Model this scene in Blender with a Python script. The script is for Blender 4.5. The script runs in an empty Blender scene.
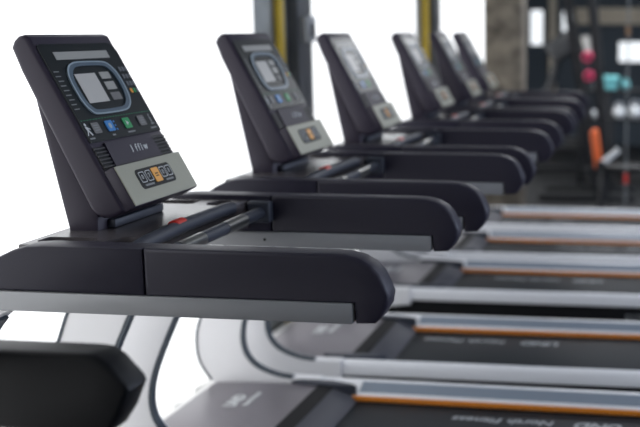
import bpy, bmesh, math, random
from mathutils import Vector, Matrix

scene = bpy.context.scene
col = scene.collection
R = math.radians

# ------------------------------------------------------------ camera
CAM_Z = 1.645
cam_data = bpy.data.cameras.new('camera')
cam = bpy.data.objects.new('camera', cam_data)
col.objects.link(cam)
cam.location = (0, 0, CAM_Z)
cam.rotation_euler = (math.pi / 2 - 0.16483, 0, 0.14604)
cam_data.sensor_width = 36.0
cam_data.sensor_fit = 'HORIZONTAL'
cam_data.lens = 1101.0 / 640.0 * 36.0
cam_data.shift_x = -(506.1 - 320.0) / 640.0
cam_data.clip_start = 0.05
cam_data.clip_end = 200
cam_data.dof.use_dof = True
cam_data.dof.focus_distance = 2.50
cam_data.dof.aperture_fstop = 2.4
scene.camera = cam

# ------------------------------------------------------------ world, sun, lamps, exposure
world = bpy.data.worlds.new('daylight')
scene.world = world
world.use_nodes = True
wn = world.node_tree.nodes
wn['Background'].inputs['Color'].default_value = (0.90, 0.95, 1.0, 1)
wn['Background'].inputs['Strength'].default_value = 1.6

def lamp_sun(strength):
    d = bpy.data.lights.new('sun', 'SUN')
    d.energy = strength
    d.angle = R(2)
    d.color = (1.0, 0.985, 0.97)
    o = bpy.data.objects.new('sun', d)
    col.objects.link(o)
    o.rotation_euler = Vector((-0.80, -0.12, 0.58)).to_track_quat('Z', 'Y').to_euler()
    o.location = (-6, 3, 6)
lamp_sun(5.0)

def lamp_area(loc, sx, sy, power, color, rot=(0, 0, 0)):  # unseen area lamps, added to light the closed room
    d = bpy.data.lights.new('ceiling_light', 'AREA')
    d.shape = 'RECTANGLE'
    d.size, d.size_y = sx, sy
    d.energy = power
    d.color = color
    o = bpy.data.objects.new('ceiling_light', d)
    col.objects.link(o)
    o.location = loc
    o.rotation_euler = rot
for ly in (-1.0, 2.6, 6.2, 9.8):
    lamp_area((1.6, ly, 2.86), 1.2, 1.2, 16, (0.86, 0.92, 1.0))
lamp_area((-0.3, 10.9, 2.86), 1.6, 1.2, 95, (0.95, 0.97, 1.0))  # unseen lamp added over the rack to brighten the white and pink pieces
for ly in (2.2, 5.6, 9.0):      # bluish daylight from the right, added as unseen area lights on a solid wall
    lamp_area((4.45, ly, 1.75), 1.5, 2.4, 80, (0.70, 0.79, 1.0), (0, R(90), 0))

vs = scene.view_settings
scene.display_settings.display_device = 'sRGB'
vs.view_transform = 'Standard'
vs.look = 'None'
vs.gamma = 1.0
vs.use_curve_mapping = False
vs.exposure = 0.0

# ------------------------------------------------------------ materials
def mat(name, color, rough=0.5, metal=0.0, bump=0.0, bscale=200.0, vary=0.0, vscale=6.0, spec=0.5, coat=0.0,
        stretch=(1, 1, 1), emit=None, estr=0.0):
    m = bpy.data.materials.new(name)
    m.use_nodes = True
    nt = m.node_tree
    b = nt.nodes['Principled BSDF']
    b.inputs['Base Color'].default_value = (*color, 1)
    b.inputs['Roughness'].default_value = rough
    b.inputs['Metallic'].default_value = metal
    b.inputs['Specular IOR Level'].default_value = spec
    b.inputs['Coat Weight'].default_value = coat
    if emit:
        b.inputs['Emission Color'].default_value = (*emit, 1)
        b.inputs['Emission Strength'].default_value = estr
    if vary or bump:
        tc = nt.nodes.new('ShaderNodeTexCoord')
        mp = nt.nodes.new('ShaderNodeMapping')
        mp.inputs['Scale'].default_value = stretch
        nt.links.new(tc.outputs['Object'], mp.inputs['Vector'])
    if vary:
        n = nt.nodes.new('ShaderNodeTexNoise')
        n.inputs['Scale'].default_value = vscale
        n.inputs['Detail'].default_value = 6
        nt.links.new(mp.outputs[0], n.inputs['Vector'])
        r = nt.nodes.new('ShaderNodeValToRGB')
        r.color_ramp.elements[0].position = 0.3
        r.color_ramp.elements[1].position = 0.7
        r.color_ramp.elements[0].color = (*[c * (1 - vary) for c in color], 1)
        r.color_ramp.elements[1].color = (*[min(1, c * (1 + vary)) for c in color], 1)
        nt.links.new(n.outputs['Fac'], r.inputs['Fac'])
        nt.links.new(r.outputs['Color'], b.inputs['Base Color'])
    if bump:
        n2 = nt.nodes.new('ShaderNodeTexNoise')
        n2.inputs['Scale'].default_value = bscale
        nt.links.new(mp.outputs[0], n2.inputs['Vector'])
        bp = nt.nodes.new('ShaderNodeBump')
        bp.inputs['Strength'].default_value = bump
        bp.inputs['Distance'].default_value = 0.002
        nt.links.new(n2.outputs['Fac'], bp.inputs['Height'])
        nt.links.new(bp.outputs['Normal'], b.inputs['Normal'])
    return m

M = {
    'shell': mat('charcoal_plastic', (0.0205, 0.0182, 0.032), 0.45, spec=0.3, bump=0.12, bscale=900),
    'console': mat('console_plastic', (0.027, 0.0205, 0.036), 0.48, spec=0.38, bump=0.10, bscale=900),
    'pad': mat('blue_grey_rubber', (0.032, 0.037, 0.052), 0.5),
    'tray': mat('tray_plastic', (0.085, 0.076, 0.080), 0.27),
    'silver': mat('silver_paint', (0.30, 0.305, 0.315), 0.40, metal=0.25),
    'rail': mat('pale_aluminium', (0.90, 0.90, 0.91), 0.36, metal=0.12),
    'frame': mat('light_grey_paint', (0.84, 0.83, 0.83), 0.42),
    'trim': mat('dark_gasket', (0.045, 0.06, 0.075), 0.4),
    'face': mat('black_glass_panel', (0.009, 0.013, 0.015), 0.35, spec=0.2),
    'lcd': mat('grey_lcd', (0.35, 0.345, 0.315), 0.4),
    'lcd2': mat('pale_lcd', (0.52, 0.50, 0.46), 0.4),
    'bezel': mat('steel_blue_bezel', (0.085, 0.125, 0.16), 0.35),
    'bezel_line': mat('pale_bezel_line', (0.33, 0.40, 0.44), 0.35),
    'print': mat('white_print', (0.62, 0.63, 0.62), 0.5),
    'dim_print': mat('grey_print', (0.22, 0.23, 0.23), 0.5),
    'green_print': mat('green_print', (0.01, 0.16, 0.07), 0.5),
    'key': mat('grey_key', (0.16, 0.155, 0.15), 0.5),
    'dark_key': mat('dark_key', (0.13, 0.14, 0.15), 0.4),
    'blue': mat('blue_key', (0.03, 0.22, 0.55), 0.4),
    'green': mat('green_key', (0.01, 0.30, 0.09), 0.4),
    'orange': mat('orange_key', (0.85, 0.38, 0.06), 0.4),
    'lip': mat('olive_silver', (0.345, 0.340, 0.265), 0.42, metal=0.15, bump=0.05, bscale=900),
    'black': mat('black_plastic', (0.005, 0.006, 0.007), 0.45, spec=0.2),
    'slat': mat('grille_plastic', (0.022, 0.021, 0.026), 0.5),
    'red': mat('red_plastic', (0.62, 0.025, 0.015), 0.4),
    'chrome': mat('chrome', (0.20, 0.20, 0.19), 0.28, metal=0.9),
    'hood': mat('brushed_taupe', (0.165, 0.150, 0.168), 0.36, metal=0.2, vary=0.05, vscale=14, stretch=(1, 30, 1)),
    'band': mat('grey_plastic', (0.075, 0.075, 0.085), 0.5, spec=0.3),
    'belt': mat('running_belt_rubber', (0.011, 0.015, 0.020), 0.62, spec=0.25),
    'belt_print': mat('belt_print', (0.40, 0.42, 0.43), 0.5),
    'orange_line': mat('orange_stripe', (0.75, 0.24, 0.02), 0.45),
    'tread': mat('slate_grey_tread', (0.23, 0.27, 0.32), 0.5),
    'skirt': mat('black_skirt', (0.008, 0.008, 0.009), 0.65, spec=0.2),
    'jet': mat('jet_black_plastic', (0.0040, 0.0045, 0.006), 0.42, spec=0.22),
}

# ------------------------------------------------------------ helpers
def empty(name, loc, label=None, cat=None, group=None, rz=0):
    o = bpy.data.objects.new(name, None)
    o.empty_display_size = 0.2
    col.objects.link(o)
    o.location = loc
    o.rotation_euler = (0, 0, rz)
    tag(o, label, cat, group)
    return o

def tag(o, label=None, cat=None, group=None, kind=None):
    if label: o['label'] = label
    if cat: o['category'] = cat
    if group: o['group'] = group
    if kind: o['kind'] = kind
    return o

def obj(name, bm, m, parent=None, label=None, sharp=32, shift=(0, 0, 0)):
    bmesh.ops.recalc_face_normals(bm, faces=bm.faces)
    if shift != (0, 0, 0):
        bmesh.ops.translate(bm, verts=bm.verts, vec=shift)
    me = bpy.data.meshes.new(name)
    bm.to_mesh(me)
    bm.free()
    me.materials.append(m)
    me.shade_smooth()
    me.set_sharp_from_angle(angle=R(sharp))
    o = bpy.data.objects.new(name, me)
    col.objects.link(o)
    if parent: o.parent = parent
    if label: o['label'] = label
    return o

def bevel(bm, off, seg=2, ang=28):
    bm.normal_update()
    es = [e for e in bm.edges if len(e.link_faces) == 2 and e.calc_face_angle(0) > R(ang)]
    if es and off > 0:
        bmesh.ops.bevel(bm, geom=es, offset=off, segments=seg, profile=0.5, affect='EDGES', clamp_overlap=True)

def box(x0, x1, y0, y1, z0, z1, bev=0.0, seg=2, bm=None):
    new = bm is None
    b = bmesh.new()
    vs_ = [b.verts.new((x, y, z)) for z in (z0, z1) for x, y in ((x0, y0), (x1, y0), (x1, y1), (x0, y1))]
    for f in ((0, 3, 2, 1), (4, 5, 6, 7), (0, 1, 5, 4), (1, 2, 6, 5), (2, 3, 7, 6), (3, 0, 4, 7)):
        b.faces.new([vs_[i] for i in f])
    bevel(b, bev, seg)
    if new: return b
    merge(bm, b)
    return bm

def merge(dst, src):
    me = bpy.data.meshes.new('scratch')
    src.to_mesh(me)
    src.free()
    dst.from_mesh(me)
    bpy.data.meshes.remove(me)

def prism_xz(pts, y0, y1, bev=0.0, seg=2, ang=28):
    b = bmesh.new()
    lo = [b.verts.new((x, y0, z)) for x, z in pts]
    hi = [b.verts.new((x, y1, z)) for x, z in pts]
    n = len(pts)
    b.faces.new(lo)
    b.faces.new(hi[::-1])
    for i in range(n):
        j = (i + 1) % n
        b.faces.new((lo[i], hi[i], hi[j], lo[j]))
    bmesh.ops.recalc_face_normals(b, faces=b.faces)
    if bev:
        b.normal_update()
        es = [e for e in b.edges if abs(e.verts[0].co.y - e.verts[1].co.y) < 1e-6]
        bmesh.ops.bevel(b, geom=es, offset=bev, segments=seg, profile=0.5, affect='EDGES', clamp_overlap=True)
    return b

def prism_yz(pts, x0, x1, bev=0.0, seg=2):
    b = bmesh.new()
    lo = [b.verts.new((x0, y, z)) for y, z in pts]
    hi = [b.verts.new((x1, y, z)) for y, z in pts]
    n = len(pts)
    b.faces.new(lo)
    b.faces.new(hi[::-1])
    for i in range(n):
        j = (i + 1) % n
        b.faces.new((lo[i], hi[i], hi[j], lo[j]))
    bmesh.ops.recalc_face_normals(b, faces=b.faces)
    bevel(b, bev, seg)
    return b

def prism_xy(pts, z0, z1, bev=0.0, seg=2):
    b = bmesh.new()
    lo = [b.verts.new((x, y, z0)) for x, y in pts]
    hi = [b.verts.new((x, y, z1)) for x, y in pts]
    n = len(pts)
    b.faces.new(lo)
    b.faces.new(hi[::-1])
    for i in range(n):
        j = (i + 1) % n
        b.faces.new((lo[i], hi[i], hi[j], lo[j]))
    bmesh.ops.recalc_face_normals(b, faces=b.faces)
    bevel(b, bev, seg)
    return b

def tube(pts, r, seg=14, bm=None, caps=True):
    """round tube along 3D points; r is a number or a list"""
    b = bmesh.new() if bm is None else bm
    P = [Vector(p) for p in pts]
    rr = r if isinstance(r, (list, tuple)) else [r] * len(P)
    rings = []
    prev = None
    for i, p in enumerate(P):
        t = (P[min(i + 1, len(P) - 1)] - P[max(i - 1, 0)]).normalized()
        if prev is None:
            up = Vector((0, 0, 1)) if abs(t.z) < 0.9 else Vector((1, 0, 0))
        else:
            up = prev
        a = (up - t * up.dot(t)).normalized()
        prev = a
        c = t.cross(a)
        rings.append([b.verts.new(p + (a * math.cos(k * 2 * math.pi / seg) + c * math.sin(k * 2 * math.pi / seg)) * rr[i]) for k in range(seg)])
    for i in range(len(rings) - 1):
        for k in range(seg):
            l = (k + 1) % seg
            b.faces.new((rings[i][k], rings[i][l], rings[i + 1][l], rings[i + 1][k]))
    if caps:
        b.faces.new(rings[0][::-1])
        b.faces.new(rings[-1])
    return b

def smooth_path(pts, n=6):
    """Catmull-Rom through 2D/3D points"""
    P = [Vector(p) for p in pts]
    out = []
    for i in range(len(P) - 1):
        p0, p1, p2, p3 = P[max(i - 1, 0)], P[i], P[i + 1], P[min(i + 2, len(P) - 1)]
        for k in range(n):
            t = k / n
            out.append(0.5 * ((2 * p1) + (p2 - p0) * t + (2 * p0 - 5 * p1 + 4 * p2 - p3) * t * t + (3 * p1 - p0 - 3 * p2 + p3) * t ** 3))
    out.append(P[-1])
    return out

def ribbon_xz(path, width, y0, y1):
    """bar that follows an x-z path, 'width' across the path, y0..y1 deep"""
    b = bmesh.new()
    rows = []
    n = len(path)
    for i, p in enumerate(path):
        t = (path[min(i + 1, n - 1)] - path[max(i - 1, 0)]).normalized()
        nrm = Vector((-t.y, t.x)) * width * 0.5
        rows.append([b.verts.new((q.x, y, q.y)) for q, y in ((p - nrm, y0), (p + nrm, y0), (p + nrm, y1), (p - nrm, y1))])
    for i in range(n - 1):
        for k in range(4):
            l = (k + 1) % 4
            b.faces.new((rows[i][k], rows[i][l], rows[i + 1][l], rows[i + 1][k]))
    b.faces.new(rows[0][::-1])
    b.faces.new(rows[-1])
    return b

def ball(c, r, bm=None, sx=1, sy=1, sz=1, seg=20):
    b = bmesh.new() if bm is None else bm
    bmesh.ops.create_uvsphere(b, u_segments=seg, v_segments=seg // 2, radius=1.0,
                              matrix=Matrix.Translation(c) @ Matrix.Diagonal((r * sx, r * sy, r * sz, 1)))
    return b

def cut(bm, cutter):
    """boolean difference, returns a new bmesh"""
    def tmp(b):
        bmesh.ops.recalc_face_normals(b, faces=b.faces)
        me = bpy.data.meshes.new('scratch')
        b.to_mesh(me)
        b.free()
        o = bpy.data.objects.new('scratch', me)
        col.objects.link(o)
        return o
    a, c = tmp(bm), tmp(cutter)
    md = a.modifiers.new('cut', 'BOOLEAN')
    md.operation = 'DIFFERENCE'
    md.object = c
    md.solver = 'EXACT'
    dg = bpy.context.evaluated_depsgraph_get()
    me = bpy.data.meshes.new_from_object(a.evaluated_get(dg))
    out = bmesh.new()
    out.from_mesh(me)
    for o in (a, c):
        k = o.data
        bpy.data.objects.remove(o)
        bpy.data.meshes.remove(k)
    bpy.data.meshes.remove(me)
    return out

def text_bm(body, size, origin, right, up, thick=0.0006, shear=0.0, bold=0.0, align='CENTER'):
    cu = bpy.data.curves.new('scratch_text', 'FONT')
    cu.body = body
    cu.size = size
    cu.shear = shear
    cu.offset = bold
    cu.align_x = align
    cu.align_y = 'CENTER'
    cu.extrude = thick
    cu.resolution_u = 3
    o = bpy.data.objects.new('scratch_text', cu)
    col.objects.link(o)
    dg = bpy.context.evaluated_depsgraph_get()
    me = bpy.data.meshes.new_from_object(o.evaluated_get(dg))
    b = bmesh.new()
    b.from_mesh(me)
    bpy.data.objects.remove(o)
    bpy.data.curves.remove(cu)
    bpy.data.meshes.remove(me)
    r, u = Vector(right).normalized(), Vector(up).normalized()
    n = r.cross(u)
    mx = Matrix((( r.x, u.x, n.x, origin[0]), (r.y, u.y, n.y, origin[1]), (r.z, u.z, n.z, origin[2]), (0, 0, 0, 1)))
    bmesh.ops.transform(b, matrix=mx, verts=b.verts)
    return b

def children_of(o):
    return list(o.children)

def copy_tree(o, parent=None):
    c = o.copy()
    col.objects.link(c)
    c.parent = parent
    for ch in children_of(o):
        copy_tree(ch, c)
    return c

def struct(name, bm, m, label=None):
    o = obj(name, bm, m)
    o['kind'] = 'structure'
    if label: o['label'] = label
    return o

# ------------------------------------------------------------ the room
WX = -2.15                      # inner face of the window wall
m_floor = mat('dark_rubber_floor', (0.022, 0.023, 0.024), 0.5, vary=0.25, vscale=40, bump=0.1, bscale=120, spec=0.25)
m_wall = mat('grey_plaster', (0.30, 0.31, 0.32), 0.8, vary=0.08, vscale=3, bump=0.2, bscale=60)
m_slate = mat('slate_paint', (0.040, 0.054, 0.068), 0.7, vary=0.1, vscale=2)
m_ceil = mat('ceiling_paint', (0.34, 0.35, 0.36), 0.85, bump=0.1, bscale=80)
m_conc = mat('raw_concrete', (0.135, 0.115, 0.088), 0.85, vary=0.6, vscale=7, bump=0.6, bscale=25)
m_pillar = mat('grey_pillar_paint', (0.36, 0.37, 0.35), 0.7, vary=0.2, vscale=5, bump=0.3, bscale=30)
m_dark = mat('dark_steel_post', (0.075, 0.08, 0.085), 0.5, vary=0.15, vscale=9)
m_beige = mat('beige_plaster', (0.55, 0.48, 0.37), 0.75, vary=0.06, vscale=3)

struct('floor', box(-2.9, 4.6, -3.1, 16.3, -0.08, 0.0), m_floor)
struct('ceiling', box(-2.9, 4.6, -3.1, 16.3, 2.9, 3.0), m_ceil)
struct('wall_right', box(4.5, 4.6, -3.0, 16.1, 0.0, 2.9), m_wall)
struct('wall_front', box(-2.4, 4.5, -3.1, -3.0, 0.0, 2.9), m_wall)

# window wall: piers and a header; sheer curtains hang in the openings
PIERS = ((-3.0, -2.2), (5.47, 6.42), (9.19, 10.10), (13.0, 16.1))
wl = bmesh.new()
for a, b_ in PIERS:
    box(WX - 0.25, WX, a, b_, 0.0, 2.62, bm=wl)
box(WX - 0.25, WX, -3.0, 16.1, 2.62, 2.9, bm=wl)
struct('wall_left', wl, m_pillar)

# back wall with two tall slit windows
WB = 16.0
SLITS = ((-2.02, -1.80, 1.42, 1.95), (-1.56, -1.39, 1.44, 1.93), (-0.74, 0.30, 1.18, 1.50))
wb = bmesh.new()
xs = [-2.4, -2.02, -1.80, -1.56, -1.39, -0.74, 0.30, 4.5]
box(xs[0], xs[1], WB, WB + 0.2, 0, 2.9, bm=wb)
box(xs[2], xs[3], WB, WB + 0.2, 0, 2.9, bm=wb)
box(xs[4], xs[5], WB, WB + 0.2, 0, 2.9, bm=wb)
box(xs[6], xs[7], WB, WB + 0.2, 0, 2.9, bm=wb)
for x0, x1, z0, z1 in SLITS:
    box(x0, x1, WB, WB + 0.2, 0, z0, bm=wb)
    box(x0, x1, WB, WB + 0.2, z1, 2.9, bm=wb)
struct('wall_back', wb, m_slate)
m_glass = bpy.data.materials.new('window_glass')
m_glass.use_nodes = True
gb = m_glass.node_tree.nodes['Principled BSDF']
gb.inputs['Transmission Weight'].default_value = 1.0
gb.inputs['Roughness'].default_value = 0.0
gb.inputs['IOR'].default_value = 1.02
for k, (x0, x1, z0, z1) in enumerate(SLITS):
    fr = bmesh.new()
    t = 0.02
    box(x0, x0 + t, WB - 0.01, WB + 0.06, z0, z1, bm=fr)
    box(x1 - t, x1, WB - 0.01, WB + 0.06, z0, z1, bm=fr)
    box(x0 + t, x1 - t, WB - 0.01, WB + 0.06, z0, z0 + t, bm=fr)
    box(x0 + t, x1 - t, WB - 0.01, WB + 0.06, z1 - t, z1, bm=fr)
    w = struct('window_%d' % (k + 1), fr, m_dark)
    obj('pane', box(x0 + t, x1 - t, WB + 0.02, WB + 0.028, z0 + t, z1 - t), m_glass, w)
struct('trim_1', box(-1.35, 1.2, WB - 0.10, WB, 1.73, 1.96, 0.004), m_beige)
struct('trim_2', box(-1.72, -1.62, WB - 0.08, WB, 0.0, 2.3, 0.004), m_beige)

struct('trim_3', box(WX + 0.08, -1.90, -2.2, 9.3, 0.0, 0.05, 0.008), mat('white_stone_sill', (0.85, 0.84, 0.82), 0.35))

# free-standing raw concrete column at the end of the row
tag(obj('concrete_column', box(-1.60, -1.27, 9.55, 9.88, 0.0, 2.9, 0.012), m_conc),
    'rough brown concrete column standing behind the last treadmill', 'column')

# sheer curtains, sunlit from outside
m_curt = bpy.data.materials.new('sheer_white_curtain')
m_curt.use_nodes = True
nt = m_curt.node_tree
nt.nodes.remove(nt.nodes['Principled BSDF'])
tr = nt.nodes.new('ShaderNodeBsdfTranslucent')
df = nt.nodes.new('ShaderNodeBsdfDiffuse')
mx = nt.nodes.new('ShaderNodeMixShader')
wv = nt.nodes.new('ShaderNodeTexNoise')
wv.inputs['Scale'].default_value = 180
rp = nt.nodes.new('ShaderNodeMapRange')
rp.inputs['To Min'].default_value = 0.86
rp.inputs['To Max'].default_value = 0.92
cb = nt.nodes.new('ShaderNodeCombineColor')
nt.links.new(wv.outputs['Fac'], rp.inputs['Value'])
for k in range(3):
    nt.links.new(rp.outputs[0], cb.inputs[k])
nt.links.new(cb.outputs[0], tr.inputs['Color'])
nt.links.new(cb.outputs[0], df.inputs['Color'])
mx.inputs['Fac'].default_value = 0.25
nt.links.new(tr.outputs[0], mx.inputs[1])
nt.links.new(df.outputs[0], mx.inputs[2])
nt.links.new(mx.outputs[0], nt.nodes['Material Output'].inputs['Surface'])

def curtain(y0, y1, label, seed):
    rnd = random.Random(seed)
    b = bmesh.new()
    n = int((y1 - y0) / 0.02)
    ph = [rnd.uniform(0, 6.28) for _ in range(3)]
    rows = []
    for zi, z in enumerate((0.012, 0.6, 1.3, 2.0, 2.66)):
        row = []
        for i in range(n + 1):
            y = y0 + (y1 - y0) * i / n
            d = 0.011 * math.sin(y * 21 + ph[0] + 0.08 * zi) + 0.008 * math.sin(y * 34 + ph[1]) + 0.005 * math.sin(y * 9.3 + ph[2])
            row.append(b.verts.new((WX + 0.035 + d, y, z)))
        rows.append(row)
    for r0, r1 in zip(rows, rows[1:]):
        for i in range(n):
            b.faces.new((r0[i], r0[i + 1], r1[i + 1], r1[i]))
    o = obj('sheer_curtain', b, m_curt, sharp=180)
    return tag(o, label, 'curtain', 'sheer curtains over the windows')
curtain(-2.25, 5.49, 'wide white sheer curtain behind the nearest treadmill consoles', 1)
curtain(6.40, 9.21, 'white sheer curtain between the two window pillars', 2)
curtain(10.08, 13.05, 'narrow strip of white sheer curtain beside the concrete column', 3)

# things on the window pillars
m_yel = mat('yellow_pipe_paint', (0.62, 0.42, 0.03), 0.5)
m_box = mat('grey_switch_box', (0.36, 0.37, 0.37), 0.5)
def pipe(y, x, r, m, label, name, cat, group=None):
    o = obj(name, tube([(x, y, 0.0), (x, y, 2.9)], r, 12), m)
    return tag(o, label, cat, group)
pipe(5.86, WX + 0.035, 0.027, m_yel, 'yellow pipe running up the pillar nearer the camera', 'wall_pipe', 'pipe', 'yellow pipes on the pillars')
pipe(9.50, WX + 0.04, 0.035, m_yel, 'yellow pipe running up the farther pillar', 'wall_pipe', 'pipe', 'yellow pipes on the pillars')
tag(obj('steel_post', box(WX + 0.003, WX + 0.075, 6.06, 6.30, 0.0, 2.9, 0.006), m_dark),
    'dark steel post on the nearer pillar, behind the grey switch box', 'post', 'dark posts on the pillars')
tag(obj('steel_post', box(WX + 0.003, WX + 0.08, 9.72, 9.98, 0.0, 2.9, 0.006), m_dark),
    'dark steel post on the farther pillar', 'post', 'dark posts on the pillars')
sb = empty('switch_box', (WX + 0.075, 6.16, 1.64), 'small grey switch box fixed to the dark steel post', 'switch box')
obj('housing', box(0.003, 0.05, -0.07, 0.07, -0.06, 0.085, 0.008), m_box, sb)
obj('switch', box(0.05, 0.058, -0.03, 0.02, -0.03, 0.045, 0.003), M['black'], sb)

# ------------------------------------------------------------ treadmill
X0 = -0.9                       # x of every treadmill's own base point
SH = (-X0, 0, 0)

FRONT = [(-1.485, 1.115), (-1.585, 1.010), (-1.678, 0.905), (-1.733, 0.831), (-1.770, 0.741), (-1.810, 0.640),
         (-1.856, 0.530), (-1.881, 0.450), (-1.881, 0.370), (-1.863, 0.315), (-1.825, 0.260), (-1.760, 0.215), (-1.690, 0.185), (-1.600, 0.170)]
REAR = [(-1.405, 1.041), (-1.445, 1.020), (-1.478, 0.975), (-1.525, 0.870), (-1.592, 0.729), (-1.650, 0.604), (-1.683, 0.515),
        (-1.694, 0.440), (-1.683, 0.380), (-1.654, 0.340), (-1.611, 0.314), (-1.550, 0.295), (-1.490, 0.288)]
DX = Vector((0.47552, 0, -0.87971))     # down the console face
NX = Vector((0.87971, 0, 0.47552))      # out of the console face
FO = Vector((-1.470, 0, 1.630))         # top of the console face

def fp(u, s, h=0.0):
    return FO + Vector((0, 1.03 * u + 0.002, 0)) + DX * (1.046 * s) + NX * h

def face_poly(pts, h0, h1, bm=None):
    b = bmesh.new()
    lo = [b.verts.new(fp(u, s, h0)) for u, s in pts]
    hi = [b.verts.new(fp(u, s, h1)) for u, s in pts]
    n = len(pts)
    b.faces.new(lo)
    b.faces.new(hi[::-1])
    for i in range(n):
        j = (i + 1) % n
        b.faces.new((lo[i], hi[i], hi[j], lo[j]))
    bmesh.ops.recalc_face_normals(b, faces=b.faces)
    if bm is None: return b
    merge(bm, b)
    return bm

def face_rect(u0, u1, s0, s1, h0, h1, bm=None):
    return face_poly([(u0, s0), (u1, s0), (u1, s1), (u0, s1)], h0, h1, bm)

def rrect(u0, u1, s0, s1, r, n=5):
    out = []
    for cu, cs, a0 in ((u1 - r, s0 + r, -90), (u1 - r, s1 - r, 0), (u0 + r, s1 - r, 90), (u0 + r, s0 + r, 180)):
        for k in range(n + 1):
            a = R(a0 + 90 * k / n)
            out.append((cu + r * math.cos(a), cs + r * math.sin(a)))
    return out

def ring_strip(outer, inner, h0, h1):
    b = bmesh.new()
    n = len(outer)
    def lay(h): return [b.verts.new(fp(u, s, h)) for u, s in outer], [b.verts.new(fp(u, s, h)) for u, s in inner]
    o0, i0 = lay(h0)
    o1, i1 = lay(h1)
    for k in range(n):
        l = (k + 1) % n
        b.faces.new((o1[k], o1[l], i1[l], i1[k]))
        b.faces.new((o0[k], i0[k], i0[l], o0[l]))
        b.faces.new((o0[k], o0[l], o1[l], o1[k]))
        b.faces.new((i0[k], i1[k], i1[l], i0[l]))
    return b

UR = Vector((0, 1, 0))
UU = -DX
def face_text(body, size, u, s, h, **k):
    return text_bm(body, size, fp(u, s, h), UR, UU, **k)

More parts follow.
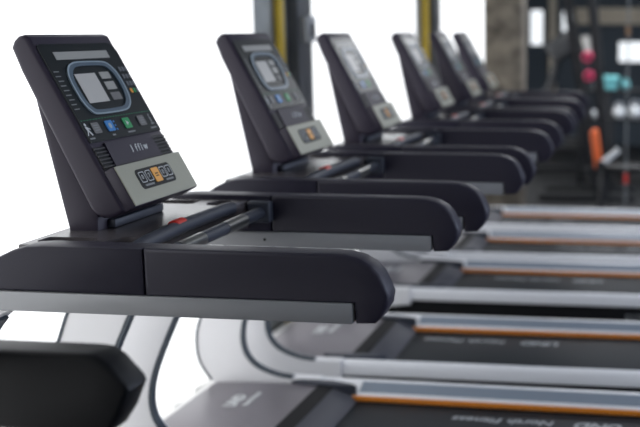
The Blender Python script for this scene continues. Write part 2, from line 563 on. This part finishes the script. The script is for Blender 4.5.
def make_console(root, mt):
    side = [(-1.470, 1.630), (-1.482, 1.635), (-1.496, 1.632), (-1.508, 1.621), (-1.515, 1.605), (-1.494, 1.550),
            (-1.342, 1.228), (-1.329, 1.215), (-1.311, 1.207), (-1.285, 1.210), (-1.253, 1.226)]
    c = obj('console', prism_xz(side, -0.190, 0.190, 0.011, 3), mt['console'], root, shift=SH)
    # rounded top corners are part of the glass panel outline
    ou = [(-0.177, 0.268), (-0.177, 0.030), (-0.173, 0.023), (-0.166, 0.020), (0.140, 0.020), (0.156, 0.023), (0.168, 0.031), (0.173, 0.044), (0.174, 0.268)]
    obj('display_panel', face_poly(ou, 0.0, 0.003), M['face'], c, shift=SH)
    H = 0.003
    obj('title_strip', face_rect(-0.128, 0.118, 0.041, 0.061, H, H + .001), M['lcd'], c, shift=SH)
    # bezel: a rounded rectangle that leans, flat at the left
    bo = [(-0.036, 0.070), (0.055, 0.072), (0.085, 0.080), (0.104, 0.103), (0.108, 0.140), (0.100, 0.172), (0.078, 0.193), (0.040, 0.202),
          (-0.075, 0.202), (-0.103, 0.194), (-0.119, 0.172), (-0.123, 0.140), (-0.119, 0.105), (-0.100, 0.082), (-0.072, 0.072)]
    sm = [(v.x, v.y) for v in smooth_path([Vector(p) for p in bo + [bo[0]]], 4)[:-1]]
    cu_, cs_ = -0.008, 0.137
    def scl(k): return [(cu_ + (u - cu_) * k, cs_ + (s - cs_) * k) for u, s in sm]
    obj('bezel', ring_strip(scl(0.985), scl(0.86), H, H + .003), M['bezel'], c, shift=SH)
    obj('bezel_outline', ring_strip(scl(1.03), scl(0.985), H, H + .0035), M['bezel_line'], c, shift=SH)
    obj('screen', face_rect(-0.090, 0.004, 0.099, 0.174, H, H + .001), M['lcd2'], c, shift=SH)
    for s0, s1, mm in ((0.098, 0.116, 'lcd'), (0.124, 0.145, 'lcd'), (0.153, 0.173, 'key')):
        obj('side_screen', face_rect(0.024, 0.070, s0, s1, H, H + .001), M[mm], c, shift=SH)
    pl = bmesh.new()
    for k in range(9):
        s = 0.0885 + k * 0.0118
        u = -0.156 - (0.002 if k % 2 else 0.0)
        face_rect(u - 0.012, u + 0.010, s, s + 0.0025, H, H + .0006, pl)
    obj('program_list', pl, M['dim_print'], c, shift=SH)
    for r_ in range(4):
        for q in range(3):
            u, s = 0.134 + q * 0.0155, 0.094 + r_ * 0.0200
            mm = M['dark_key']
            if r_ == 3 and q == 0: mm = M['orange']
            if r_ == 3 and q == 1: mm = M['green']
            obj('keypad_key', face_poly(rrect(u - .0052, u + .0052, s - .006, s + .006, .002, 2), H, H + .0015), mm, c, shift=SH)
    gl = bmesh.new()
    for k in range(26):
        u = -0.172 + k * 0.0134
        face_rect(u, u + 0.0085, 0.2125, 0.2145, H, H + .0006, gl)
    obj('green_dashes', gl, M['green_print'], c, shift=SH)
    # icons
    ic = bmesh.new()
    for u, s, r_ in ((-0.163, 0.224, 0.004),):
        face_poly([(u + r_ * math.cos(a * .785), s + r_ * math.sin(a * .785)) for a in range(8)], H, H + .0008, ic)
    for pts in ([(-0.168, .229), (-0.159, .229), (-0.157, .240), (-0.165, .241)], [(-0.166, .240), (-0.162, .240), (-0.170, .251), (-0.173, .250)],
                [(-0.162, .240), (-0.157, .239), (-0.150, .250), (-0.154, .252)], [(-0.158, .231), (-0.149, .235), (-0.150, .237), (-0.158, .234)]):
        face_poly(pts, H, H + .0008, ic)
    obj('runner_icon', ic, M['print'], c, shift=SH)
    ic = bmesh.new()
    face_poly([(0.148 + .0035 * math.cos(a * .785), 0.224 + .0035 * math.sin(a * .785)) for a in range(8)], H, H + .0008, ic)
    face_poly([(0.144, .229), (0.151, .229), (0.152, .243), (0.145, .244)], H, H + .0008, ic)
    face_poly([(0.140, .245), (0.156, .245), (0.158, .249), (0.142, .250)], H, H + .0008, ic)
    obj('stand_icon', ic, M['dim_print'], c, shift=SH)
    for u, mm, sy in ((-0.124, 'key', 'TT'), (-0.060, 'blue', 'O'), (0.024, 'green', 'I'), (0.100, 'key', 'TT')):
        k = obj('square_button', face_poly(rrect(u - .0165, u + .0165, .222, .249, .003, 2), H, H + .002), M[mm], c, shift=SH)
        k['label'] = {'key': 'grey square button', 'blue': 'blue square button', 'green': 'green square button'}[mm]
        bm_ = bmesh.new()
        if mm == 'blue':
            face_poly([(u + .007 * math.cos(a * .524), .2355 + .007 * math.sin(a * .524)) for a in range(12)], H + .002, H + .0024, bm_)
            obj('button_mark', bm_, M['bezel_line'], c, shift=SH)
        elif mm == 'green':
            face_poly([(u - .004, .229), (u + .007, .2355), (u - .004, .242)], H + .002, H + .0024, bm_)
            obj('button_mark', bm_, M['print'], c, shift=SH)
        else:
            for q in range(3):
                face_rect(u - .010, u + .010, .228 + q * .006, .2305 + q * .006, H + .002, H + .0024, bm_)
            obj('button_mark', bm_, M['dim_print'], c, shift=SH)
    dots = bmesh.new()
    for q in range(3):
        face_rect(-0.036, -0.030, .224 + q * .010, .228 + q * .010, H, H + .0008, dots)
    obj('blue_lamps', dots, M['blue'], c, shift=SH)
    for u0, u1 in ((-0.172, -0.150), (-0.068, -0.054), (0.008, 0.044), (0.128, 0.158)):
        obj('caption', face_rect(u0, u1, .2565, .2605, H, H + .0006), M['dim_print'], c, shift=SH)
    # speaker strip under the glass
    obj('speaker_panel', face_poly([(-0.128, .274), (0.100, .274), (0.106, .345), (-0.134, .345)], 0.0, 0.006), mt['console'], c, shift=SH)
    for a, b_ in ((-0.180, -0.133), (0.106, 0.172)):
        g = obj('speaker_grille', face_rect(a, b_, .280, .334, 0.0, 0.0015), M['black'], c, shift=SH)
        sl = bmesh.new()
        for k in range(6):
            face_rect(a, b_, .283 + k * .009, .2865 + k * .009, 0.0015, 0.004, sl)
        obj('grille_slats', sl, M['slat'], c, shift=SH)
    obj('logo', face_text('I  f f i w', 0.027, 0.012, 0.302, 0.0064, shear=0.15, bold=0.0005), M['print'], c, shift=SH)
    # control ledge
    lb = face_rect(-0.182, 0.155, .338, .440, -0.004, 0.024)
    bevel(lb, 0.003, 2)
    obj('ledge', lb, mt['console'], c, shift=SH)
    lf = face_rect(-0.1805, 0.1535, .3395, .4385, 0.0235, 0.0265)
    bevel(lf, 0.001, 1)
    obj('control_plate', lf, M['lip'], c, shift=SH)
    H = 0.0265
    obj('key_panel', face_poly(rrect(-0.111, 0.066, .3585, .4085, .012), H, H + .001), M['black'], c, shift=SH)
    for u, sy in ((-0.088, '0'), (-0.055, '7'), (0.018, '0'), (0.048, '0')):
        o_ = rrect(u - .013, u + .013, .366, .393, .004, 3)
        i_ = rrect(u - .0112, u + .0112, .3678, .3912, .003, 3)
        obj('outlined_key', ring_strip(o_, i_, H + .001, H + .0018), M['print'], c, shift=SH)
        b = text_bm(sy, 0.017, fp(u, 0.3795, H + .0012), UR, UU)
        obj('key_symbol', b, M['print'], c, shift=SH)
    obj('orange_key', face_poly(rrect(-0.037, -0.003, .364, .400, .003, 2), H + .001, H + .003), M['orange'], c, shift=SH)
    eq = bmesh.new()
    face_rect(-0.027, -0.013, .378, .3805, H + .003, H + .0034, eq)
    face_rect(-0.027, -0.013, .384, .3865, H + .003, H + .0034, eq)
    obj('key_symbol', eq, M['black'], c, shift=SH)
    for u0, u1 in ((-0.094, -0.050), (0.014, 0.052)):
        obj('key_caption', face_rect(u0, u1, .398, .4025, H + .001, H + .0016), M['dim_print'], c, shift=SH)
    # neck
    nk = [(-1.488, 1.550), (-1.408, 1.160), (-1.335, 1.160), (-1.332, 1.225), (-1.362, 1.300), (-1.420, 1.440), (-1.460, 1.540)]
    n = obj('console_neck', prism_xz(nk, -0.172, 0.172, 0.010, 2), mt['console'], root, shift=SH)
    obj('hinge_bracket', box(-1.338, -1.312, -0.13, 0.13, 1.1745, 1.196, 0.005), M['pad'], n, shift=SH)

def make_treadmill(loc, label, variant='grey'):
    mt = dict(M)
    if variant == 'black':
        for k in ('shell', 'console', 'silver', 'frame', 'tray', 'pad'):
            mt[k] = M['jet']
    root = empty('treadmill', loc, label, 'treadmill', 'treadmills in a row')
    cap = [(-0.684, 1.187), (-0.654, 1.185), (-0.625, 1.178), (-0.601, 1.165), (-0.584, 1.146), (-0.572, 1.122), (-0.564, 1.101),
           (-0.568, 1.077), (-0.583, 1.052), (-0.595, 1.041), (-0.636, 1.039), (-0.6385, 1.0825)]
    stripe_x = -0.641
    if variant == 'black':
        cap = [(-0.912, 1.138), (-0.890, 1.136), (-0.870, 1.123), (-0.840, 1.090), (-0.836, 1.080), (-0.854, 1.038), (-0.874, 1.008), (-0.892, 1.004), (-0.96, 1.004)]
    for s in (-1, 1):
        y0, y1 = (-0.42, -0.35) if s < 0 else (0.35, 0.42)
        if variant == 'black':
            prof = [(-1.096, 1.138)] + cap + [(-1.096, 1.004)]
        else:
            prof = [(-1.100, 1.187)] + cap + [(-1.100, 1.0825)]
        hr = obj('handrail', prism_xz(prof, y0, y1, 0.009, 3), mt['shell'], root, shift=SH)
        if variant != 'black':
            st = obj('silver_channel', box(-1.455, stripe_x, y0 - 0.004, y1 + 0.004, 1.040, 1.0838, 0.003), mt['silver'], hr, shift=SH)
            st['label'] = 'silver strip along the lower edge'
            ya, yb = (y0 - 0.006, y0 + 0.002) if s > 0 else (y1 - 0.002, y1 + 0.006)
            obj('bolt', tube([(-1.12, ya, 1.062), (-1.12, yb, 1.062)], 0.004, 10), M['black'], hr, shift=SH)
        sp = [(-1.1008, 1.187), (-1.329, 1.187), (-1.370, 1.184), (-1.401, 1.175), (-1.431, 1.161), (-1.457, 1.144), (-1.479, 1.123), (-1.505, 1.085), (-1.1008, 1.0825)]
        if variant == 'black':
            sp = [(x, z - 0.049) for x, z in sp]
        obj('side_panel', prism_xz(sp, y0, y1, 0.007, 2), mt['shell'], root, shift=SH)
        # upright, one swept sheet from handrail to deck
        fr = [tuple(v) for v in smooth_path([Vector(p) for p in FRONT], 4)]
        re = [tuple(v) for v in smooth_path([Vector(p) for p in REAR], 4)]
        foot = [(-1.372, 0.288), (-1.372, 0.200)]
        poly = fr + foot[::-1] + re[::-1] + [(-1.415, 1.082), (-1.475, 1.082)]
        up = obj('upright', prism_xz(poly, y0, y0 + 0.05, 0.004, 1), mt['frame'], root, shift=SH)
        obj('rear_gasket', ribbon_xz([v + Vector((0.004, 0)) for v in smooth_path([Vector(p) for p in REAR[1:]], 4)], 0.011, y0 - 0.002, y0 + 0.028), M['trim'], up, shift=SH)
        obj('front_gasket', ribbon_xz(smooth_path([Vector(p) for p in FRONT[1:-3]], 4), 0.010, y0 - 0.002, y0 + 0.028), M['trim'], up, shift=SH)
        # side rail of the deck
        yo, yi = s * 0.41, s * 0.296
        pr = [(yo, 0.222), (yo, 0.268), (s * 0.406, 0.279), (s * 0.388, 0.285), (s * 0.374, 0.284), (s * 0.306, 0.255), (yi, 0.250), (yi, 0.222)]
        sr = obj('foot_rail', prism_yz(pr, -1.37, 0.22, 0.003, 1), mt['rail'] if variant != 'black' else M['jet'], root, shift=SH)
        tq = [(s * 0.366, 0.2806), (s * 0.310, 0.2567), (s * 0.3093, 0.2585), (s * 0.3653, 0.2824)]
        obj('tread_strip', prism_yz(tq, -1.20, 0.19), M['tread'], sr, shift=SH)  # grey-blue strip paints the darker shading of the rail's inner slope
        obj('orange_stripe', box(-1.235, 0.22, min(s * 0.286, yi), max(s * 0.286, yi), 0.228, 0.247, 0.001), M['orange_line'], sr, shift=SH)
        obj('rear_cap', prism_yz([(y + s * 0.002 * (1 if abs(y) > .3 else -1), z + (0.003 if z > .2 else -0.003)) for y, z in pr], 0.20, 0.26, 0.006, 2), mt['shell'], root, shift=SH)
        sk = obj('skirt', box(-1.50, 0.20, min(s * 0.33, s * 0.402), max(s * 0.33, s * 0.402), 0.060, 0.2215), M['skirt'], root, shift=SH)
        if s < 0:
            obj('skirt_lettering', text_bm('FITNESS', 0.075, (-0.10, -0.4025, 0.150), (1, 0, 0), (0, 0, 1)), M['dim_print'], sk, shift=SH)
        for fx in (-1.40, 0.10):
            ft = tube([(fx, s * 0.37, 0.0), (fx, s * 0.37, 0.061)], [0.034, 0.026], 16)
            obj('levelling_foot', ft, M['black'], root, shift=SH)
        # joint block that carries the grip bar
        yb0, yb1 = (s * 0.318, s * 0.352)
        obj('grip_block', box(-1.160, -1.092, min(yb0, yb1), max(yb0, yb1), 1.113, 1.174, 0.008, 3), mt['pad'], root, shift=SH)
    # dashboard tray
    dash = prism_xy([(-1.430, -0.351), (-1.165, -0.351), (-1.165, -0.322), (-1.180, -0.29), (-1.192, -0.24), (-1.205, -0.10),
                     (-1.205, 0.10), (-1.192, 0.24), (-1.180, 0.29), (-1.165, 0.322), (-1.165, 0.351), (-1.430, 0.351)], 1.095, 1.174, 0.004, 2)
    cutter = bmesh.new()
    for s in (-1, 1):
        merge(cutter, prism_xy([(-1.222 + 0.034 * math.cos(a * math.pi / 12), s * 0.280 + 0.044 * math.sin(a * math.pi / 12)) for a in range(24)], 1.120, 1.25))
        merge(cutter, prism_xy([(x, s * 0.285 + y) for x, y in rrect(-1.410, -1.290, -0.030, 0.030, 0.012)], 1.140, 1.25))
    d = obj('dashboard', cut(dash, cutter), mt['tray'], root, shift=SH)
    for s in (-1, 1):
        obj('cup_liner', prism_xy([(-1.222 + 0.0335 * math.cos(a * math.pi / 12), s * 0.280 + 0.0435 * math.sin(a * math.pi / 12)) for a in range(24)], 1.1205, 1.124), M['black'], d, shift=SH)
        obj('pocket_liner', prism_xy([(x, s * 0.285 + y) for x, y in rrect(-1.4095, -1.2905, -0.0295, 0.0295, 0.0115)], 1.1405, 1.144), M['black'], d, shift=SH)
    # padded front edge with the stop button
    edge = [(-1.165, -0.342, 1.158), (-1.180, -0.28, 1.160), (-1.190, -0.14, 1.162), (-1.194, 0.0, 1.163), (-1.192, 0.14, 1.163), (-1.190, 0.22, 1.163), (-1.186, 0.262, 1.162), (-1.183, 0.275, 1.161)]
    ep = smooth_path(edge, 5)
    obj('padded_edge', tube(ep, [0.012] + [0.018] * (len(ep) - 3) + [0.016, 0.010], 16), mt['pad'], root, shift=SH)
    if variant != 'black':
        sbt = obj('stop_button', tube([(-1.196, -0.068, 1.166), (-1.196, -0.064, 1.167), (-1.197, -0.014, 1.167), (-1.197, -0.010, 1.166)], [0.014, 0.0175, 0.0175, 0.014], 18), M['red'], root, shift=SH)
        sbt['label'] = 'red stop button'
    g = obj('grip_bar', tube([(-1.122, -0.325, 1.142), (-1.122, 0.325, 1.142)], 0.0165, 18), mt['pad'], root, shift=SH)
    for a, b_ in ((-0.20, -0.07), (0.07, 0.20)):
        obj('pulse_plate', tube([(-1.122, a, 1.142), (-1.122, b_, 1.142)], 0.0175, 18), M['chrome'], g, shift=SH)
    make_console(root, mt)
    # motor hood
    hood = prism_xz([(-1.815, 0.170), (-1.820, 0.235), (-1.810, 0.255), (-1.785, 0.266), (-1.62, 0.274), (-1.36, 0.276), (-1.36, 0.170)], -0.325, 0.325, 0.012, 3)
    h = obj('motor_hood', hood, mt['hood'], root, shift=SH)
    obj('hood_lettering', text_bm('UND', 0.060, (-1.612, 0.085, 0.2755), (0, 1, 0), (-1, 0, 0.03), bold=0.003), M['print'], h, shift=SH)
    st = bmesh.new()
    obj('hood_subtitle', text_bm('North Fitness', 0.027, (-1.560, 0.115, 0.2758), (0, 1, 0), (-1, 0, 0.01), bold=0.002), M['print'], h, shift=SH)
    st.free()
    obj('hood_slot', prism_xz([(-1.365, 0.175), (-1.365, 0.2775), (-1.300, 0.2755), (-1.300, 0.175)], -0.325, 0.325, 0.003, 1), M['skirt'], h, shift=SH)
    obj('hood_step', prism_xz([(-1.301, 0.175), (-1.301, 0.273), (-1.225, 0.248), (-1.205, 0.226), (-1.205, 0.175)], -0.294, 0.294, 0.003, 1), M['band'], h, shift=SH)
    for s in (-1, 1):
        w = prism_xy([(-1.48, s * 0.315), (-1.44, s * 0.345), (-1.32, s * 0.345), (-1.235, s * 0.318), (-1.205, s * 0.297), (-1.28, s * 0.294)], 0.180, 0.288, 0.004, 1)
        obj('corner_cover', w, M['pad'], h, shift=SH)
    # belt
    b = obj('running_belt', box(-1.21, 0.19, -0.282, 0.282, 0.190, 0.224, 0.006), M['belt'], root, shift=SH)
    obj('belt_lettering', text_bm('UND', 0.078, (-0.235, 0.165, 0.2244), (-1, 0, 0), (0, -1, 0), bold=0.002, shear=0.25), M['belt_print'], b, shift=SH)
    obj('belt_lettering', text_bm('North Fitness', 0.068, (-0.590, 0.167, 0.2244), (-1, 0, 0), (0, -1, 0), bold=0.001, shear=0.2), M['belt_print'], b, shift=SH)
    obj('deck_board', box(-1.21, 0.19, -0.295, 0.295, 0.10, 0.188), M['skirt'], root, shift=SH)
    return root

PLACES = ((0.033, 3.673, -0.7), (0.044, 4.698, 0.6), (0.028, 6.013, 0.6), (0.020, 6.995, 0.8), (-0.035, 8.033, 0.2))
proto = make_treadmill((X0, 2.58, 0), 'dark grey treadmill nearest the camera, its tilted console in sharp focus at upper left')
labels = ['dark grey treadmill second in the row, its console directly right of the sharp nearest console',
          'dark grey treadmill third in the row, console against the white curtain between the pillars',
          'dark grey treadmill fourth in the row, console just left of the farther window pillar',
          'dark grey treadmill fifth in the row, blurred console in front of the farther yellow pipe',
          'dark grey treadmill farthest down the row, blurred console just left of the concrete column']
BELT_PHASE = (-0.02, -0.36, -0.22, 0.05, -0.5)
for (dx, y, a), lab, bphase in zip(PLACES, labels, BELT_PHASE):
    c = copy_tree(proto)
    c.location = (X0 + dx, y, 0)
    c.rotation_euler.z = R(a)
    c['label'] = lab
    for ch in children_of(c):
        if ch.name.startswith('running_belt'):      # every belt has stopped at its own place
            for tx in children_of(ch):
                tx.location.x += bphase
make_treadmill((X0, 1.22, 0), 'jet black treadmill arm with angled end, out of focus at the lower left edge', 'black')

# ------------------------------------------------------------ far end of the gym
m_steel = mat('black_machine_steel', (0.014, 0.015, 0.017), 0.45)
m_padk = mat('black_vinyl_pad', (0.012, 0.012, 0.013), 0.5, bump=0.1, bscale=120)
m_pale = mat('pale_grey_machine_cover', (0.34, 0.33, 0.31), 0.45)
m_pink = mat('pink_vinyl', (0.80, 0.06, 0.16), 0.5)
m_teal = mat('teal_plastic', (0.16, 0.48, 0.50), 0.4)
m_white = mat('white_enamel', (0.86, 0.88, 0.88), 0.3)
m_orange = mat('orange_vinyl', (0.75, 0.13, 0.02), 0.5)
m_iron = mat('grey_cast_iron', (0.22, 0.23, 0.23), 0.5)

# elliptical trainer
e = empty('elliptical_trainer', (-1.26, 12.75, 0), 'black elliptical trainer right of the concrete column, with pale side covers', 'exercise machine')
fr = box(-0.75, 0.75, -0.04, 0.04, 0.03, 0.11, 0.01)
box(-0.78, -0.68, -0.30, 0.30, 0.0, 0.06, 0.01, bm=fr)
box(0.68, 0.78, -0.30, 0.30, 0.0, 0.06, 0.01, bm=fr)
obj('base_frame', fr, m_steel, e)
def disc(c, r, y0, y1, n=40):
    return prism_xz([(c[0] + r * math.cos(k * 2 * math.pi / n), c[1] + r * math.sin(k * 2 * math.pi / n)) for k in range(n)], y0, y1, 0.012, 2)
obj('flywheel_housing', disc((-0.36, 0.40), 0.30, -0.09, 0.09), m_steel, e)
for s in (-1, 1):
    ya, yb = sorted((s * 0.092, s * 0.115))
    cv = prism_xz([(-0.36 + r_ * math.cos(k * 2 * math.pi / 32), 0.40 + r_ * math.sin(k * 2 * math.pi / 32)) for k in range(32) for r_ in (0.2,)], ya, yb, 0.006, 1)
    obj('side_cover', cv, m_pale, e, 'pale round cover')
    obj('crank', tube([(-0.36, s * 0.13, 0.40), (-0.36 + s * 0.17, s * 0.13, 0.40 + s * 0.06)], 0.022, 10), m_steel, e)
    obj('pedal_bar', tube([(-0.36 + s * 0.17, s * 0.16, 0.40 + s * 0.06), (0.10, s * 0.16, 0.34 + s * 0.04), (0.62, s * 0.16, 0.24)], 0.024, 10), m_steel, e)
    obj('pedal', box(0.08, 0.42, s * 0.16 - 0.075, s * 0.16 + 0.075, 0.335 + s * 0.02, 0.385 + s * 0.02, 0.015), m_padk, e)
    arm = [(0.62, s * 0.21, 0.24), (0.60, s * 0.21, 0.70), (0.50, s * 0.23, 1.10), (0.36, s * 0.25, 1.38), (0.30, s * 0.24, 1.56)]
    obj('swing_arm', tube(smooth_path(arm, 5), 0.022, 10), m_steel, e)
    obj('arm_grip', tube([(0.385, s * 0.247, 1.33), (0.33, s * 0.246, 1.46), (0.30, s * 0.24, 1.58)], 0.032, 12), m_pale, e, 'pale foam grip')
obj('mast', tube([(-0.30, 0, 0.60), (-0.10, 0, 1.00), (0.0, 0, 1.36)], [0.06, 0.05, 0.045], 14), m_steel, e)
hd = box(-0.16, 0.16, -0.20, 0.20, -0.13, 0.13, 0.04, 3)
bmesh.ops.transform(hd, matrix=Matrix.Translation((0.04, 0, 1.46)) @ Matrix.Rotation(R(-35), 4, 'Y'), verts=hd.verts)
obj('console_head', hd, m_steel, e)

# leaning-post weight machine
w = empty('weight_machine', (-0.80, 11.0, 0), 'black weight machine frame with two leaning posts in front of the back wall', 'exercise machine')
for s in (-1, 1):
    for xb, xt in ((0.14, -0.24), (0.22, 0.02)):
        p = bmesh.new()
        r0 = [(xb - .026, s * .34 - .03, 0.0), (xb + .026, s * .34 - .03, 0.0), (xb + .026, s * .34 + .03, 0.0), (xb - .026, s * .34 + .03, 0.0)]
        r1 = [(x - xb + xt, y, 2.15) for x, y, z in r0]
        lo = [p.verts.new(v) for v in r0]
        hi = [p.verts.new(v) for v in r1]
        p.faces.new(lo[::-1]); p.faces.new(hi)
        for k in range(4):
            p.faces.new((lo[k], lo[(k + 1) % 4], hi[(k + 1) % 4], hi[k]))
        obj('post', p, m_steel, w)
    obj('foot', box(-0.45, 0.50, s * 0.34 - 0.035, s * 0.34 + 0.035, 0.0, 0.06, 0.008), m_steel, w)
obj('top_beam', box(-0.28, 0.08, -0.38, 0.38, 2.12, 2.20, 0.01), m_steel, w)
obj('low_beam', box(0.10, 0.18, -0.34, 0.34, 0.05, 0.12, 0.01), m_steel, w)
for z in (1.22, 1.40):
    t_ = (z / 2.15)
    xp = 0.16 - 0.20 * t_
    obj('peg', tube([(xp - 0.0, -0.34, z), (xp - 0.0, -0.56, z)], 0.016, 12), m_steel, w)
for z, lab in ((1.40, 'upper of the two small pink weight plates pegged on the weight machine'), (1.22, 'lower of the two small pink weight plates pegged on the weight machine')):
    xp = -0.80 + 0.16 - 0.20 * (z / 2.15)
    n = 32
    b = bmesh.new()
    ring = []
    prof = [(0.0165, -0.045), (0.044, -0.045), (0.052, -0.035), (0.052, 0.0), (0.044, 0.010), (0.0165, 0.010)]
    for k in range(n):
        a = k * 2 * math.pi / n
        ring.append([b.verts.new((xp + q * math.cos(a), 11.0 - 0.48 + y, z + q * math.sin(a))) for q, y in prof])
    for k in range(n):
        l = (k + 1) % n
        for j in range(len(prof)):
            jj = (j + 1) % len(prof)
            b.faces.new((ring[k][j], ring[k][jj], ring[l][jj], ring[l][j]))
    tag(obj('weight_plate', b, m_pink), lab, 'weight plate', 'pink weight plates on the weight machine')

# storage rack with small equipment
rk = empty('storage_rack', (-0.42, 11.75, 0), 'dark two-shelf storage rack behind the weight machine at right', 'rack')
for x in (-0.50, 0.50):
    for y in (-0.16, 0.16):
        obj('upright', box(x - .02, x + .02, y - .02, y + .02, 0.0, 1.12, 0.004), m_steel, rk)
for z in (0.16, 0.70, 1.00):
    obj('shelf', box(-0.48, 0.48, -0.18, 0.18, z, z + 0.03, 0.005), m_steel, rk)
RY = 11.68
def kettlebell(x, z, r_, m, lab, grp):
    k = empty('kettlebell', (x, RY, z), lab, 'kettlebell', grp)
    bb = ball((0, 0, r_ * 0.94), r_)
    for v in bb.verts: v.co.z = max(v.co.z, 0.0)
    obj('bell', bb, m, k)
    pts = [(r_ * .62 * math.cos(a), 0, r_ * 1.70 + r_ * .78 * math.sin(a)) for a in [R(-20 + q * 22) for q in range(11)]]
    obj('handle', tube(pts, r_ * 0.17, 10), m, k)
kettlebell(-0.515, 0.73, 0.066, m_white, 'white kettlebell left on the lower shelf of the storage rack', 'white kettlebells on the rack')  # white kettlebells added in place of bright window reflections
kettlebell(-0.345, 0.73, 0.075, m_white, 'larger white kettlebell at the right on the lower rack shelf', 'white kettlebells on the rack')
kettlebell(-0.45, 1.03, 0.046, m_teal, 'small teal kettlebell beside the teal box on the top rack shelf', None)
tb = empty('storage_box', (-0.60, RY, 1.03), 'pale teal lidded box on the top shelf of the storage rack', 'box')
obj('body', box(-0.06, 0.06, -0.09, 0.09, 0.0, 0.08, 0.01), m_teal, tb)
obj('lid', box(-0.078, 0.078, -0.10, 0.10, 0.08, 0.145, 0.015, 3), m_teal, tb)
tag(obj('rolled_towel', tube([(-0.885, RY, 0.772), (-0.88, RY, 0.772), (-0.69, RY, 0.772), (-0.685, RY, 0.772)], [0.034, 0.042, 0.042, 0.034], 18), m_white), 'white rolled towel at the left end of the lower rack shelf', 'towel')
pd = empty('iron_plate', (-0.735, RY - 0.06, 1.03), 'small grey ring-shaped iron plate standing on the top rack shelf', 'weight plate')
b = bmesh.new()
n = 28
rings = []
for k in range(n):
    a = k * 2 * math.pi / n
    rings.append([b.verts.new((q * math.cos(a), y, 0.055 + q * math.sin(a))) for q, y in ((0.022, -0.012), (0.050, -0.014), (0.055, -0.008), (0.055, 0.008), (0.050, 0.014), (0.022, 0.012))])
for k in range(n):
    for j in range(6):
        b.faces.new((rings[k][j], rings[k][(j + 1) % 6], rings[(k + 1) % n][(j + 1) % 6], rings[(k + 1) % n][j]))
obj('disc', b, m_iron, pd)

# adjustable bench with an orange back pad
bn = empty('weight_bench', (-0.58, 9.75, 0), 'dark weight bench with an orange pad and a white support bar, past the last treadmill', 'bench')
obj('base', box(-0.10, 0.55, -0.03, 0.03, 0.03, 0.09, 0.008), m_steel, bn)
for x in (-0.10, 0.52):
    obj('foot', box(x - .03, x + .03, -0.24, 0.24, 0.0, 0.05, 0.008), m_steel, bn)
obj('post', tube([(0.0, 0, 0.06), (0.03, 0, 0.42)], 0.03, 12), m_steel, bn)
obj('seat', box(0.02, 0.42, -0.14, 0.14, 0.41, 0.47, 0.02, 3), m_padk, bn)
bp_ = box(-0.03, 0.03, -0.14, 0.14, 0.0, 0.34, 0.02, 3)
bmesh.ops.transform(bp_, matrix=Matrix.Translation((-0.02, 0, 0.44)) @ Matrix.Rotation(R(-8), 4, 'Y'), verts=bp_.verts)
obj('back_pad', bp_, m_orange, bn, 'orange back pad')
obj('support_bar', tube([(0.02, -0.17, 0.50), (0.16, -0.17, 0.62)], 0.026, 12), m_white, bn, 'white support bar')
obj('support_bracket', box(-0.03, 0.05, -0.20, -0.12, 0.44, 0.52, 0.006), m_steel, bn)

# thin pole
po = empty('steel_pole', (-0.335, 9.05, 0), 'thin grey floor-to-ceiling pole at the right, past the last treadmill', 'pole')
obj('tube', tube([(0, 0, 0.0), (0, 0, 2.9)], 0.006, 12), m_iron, po)
obj('collar', tube([(0, 0, 1.60), (0, 0, 1.68)], 0.018, 12), mat('brown_wood', (0.25, 0.13, 0.05), 0.5), po, 'brown collar')
obj('collar', tube([(0, 0, 0.40), (0, 0, 0.48)], 0.018, 12), M['red'], po, 'red collar')
obj('base_plate', tube([(0, 0, 0.0), (0, 0, 0.012)], 0.06, 20), m_iron, po)
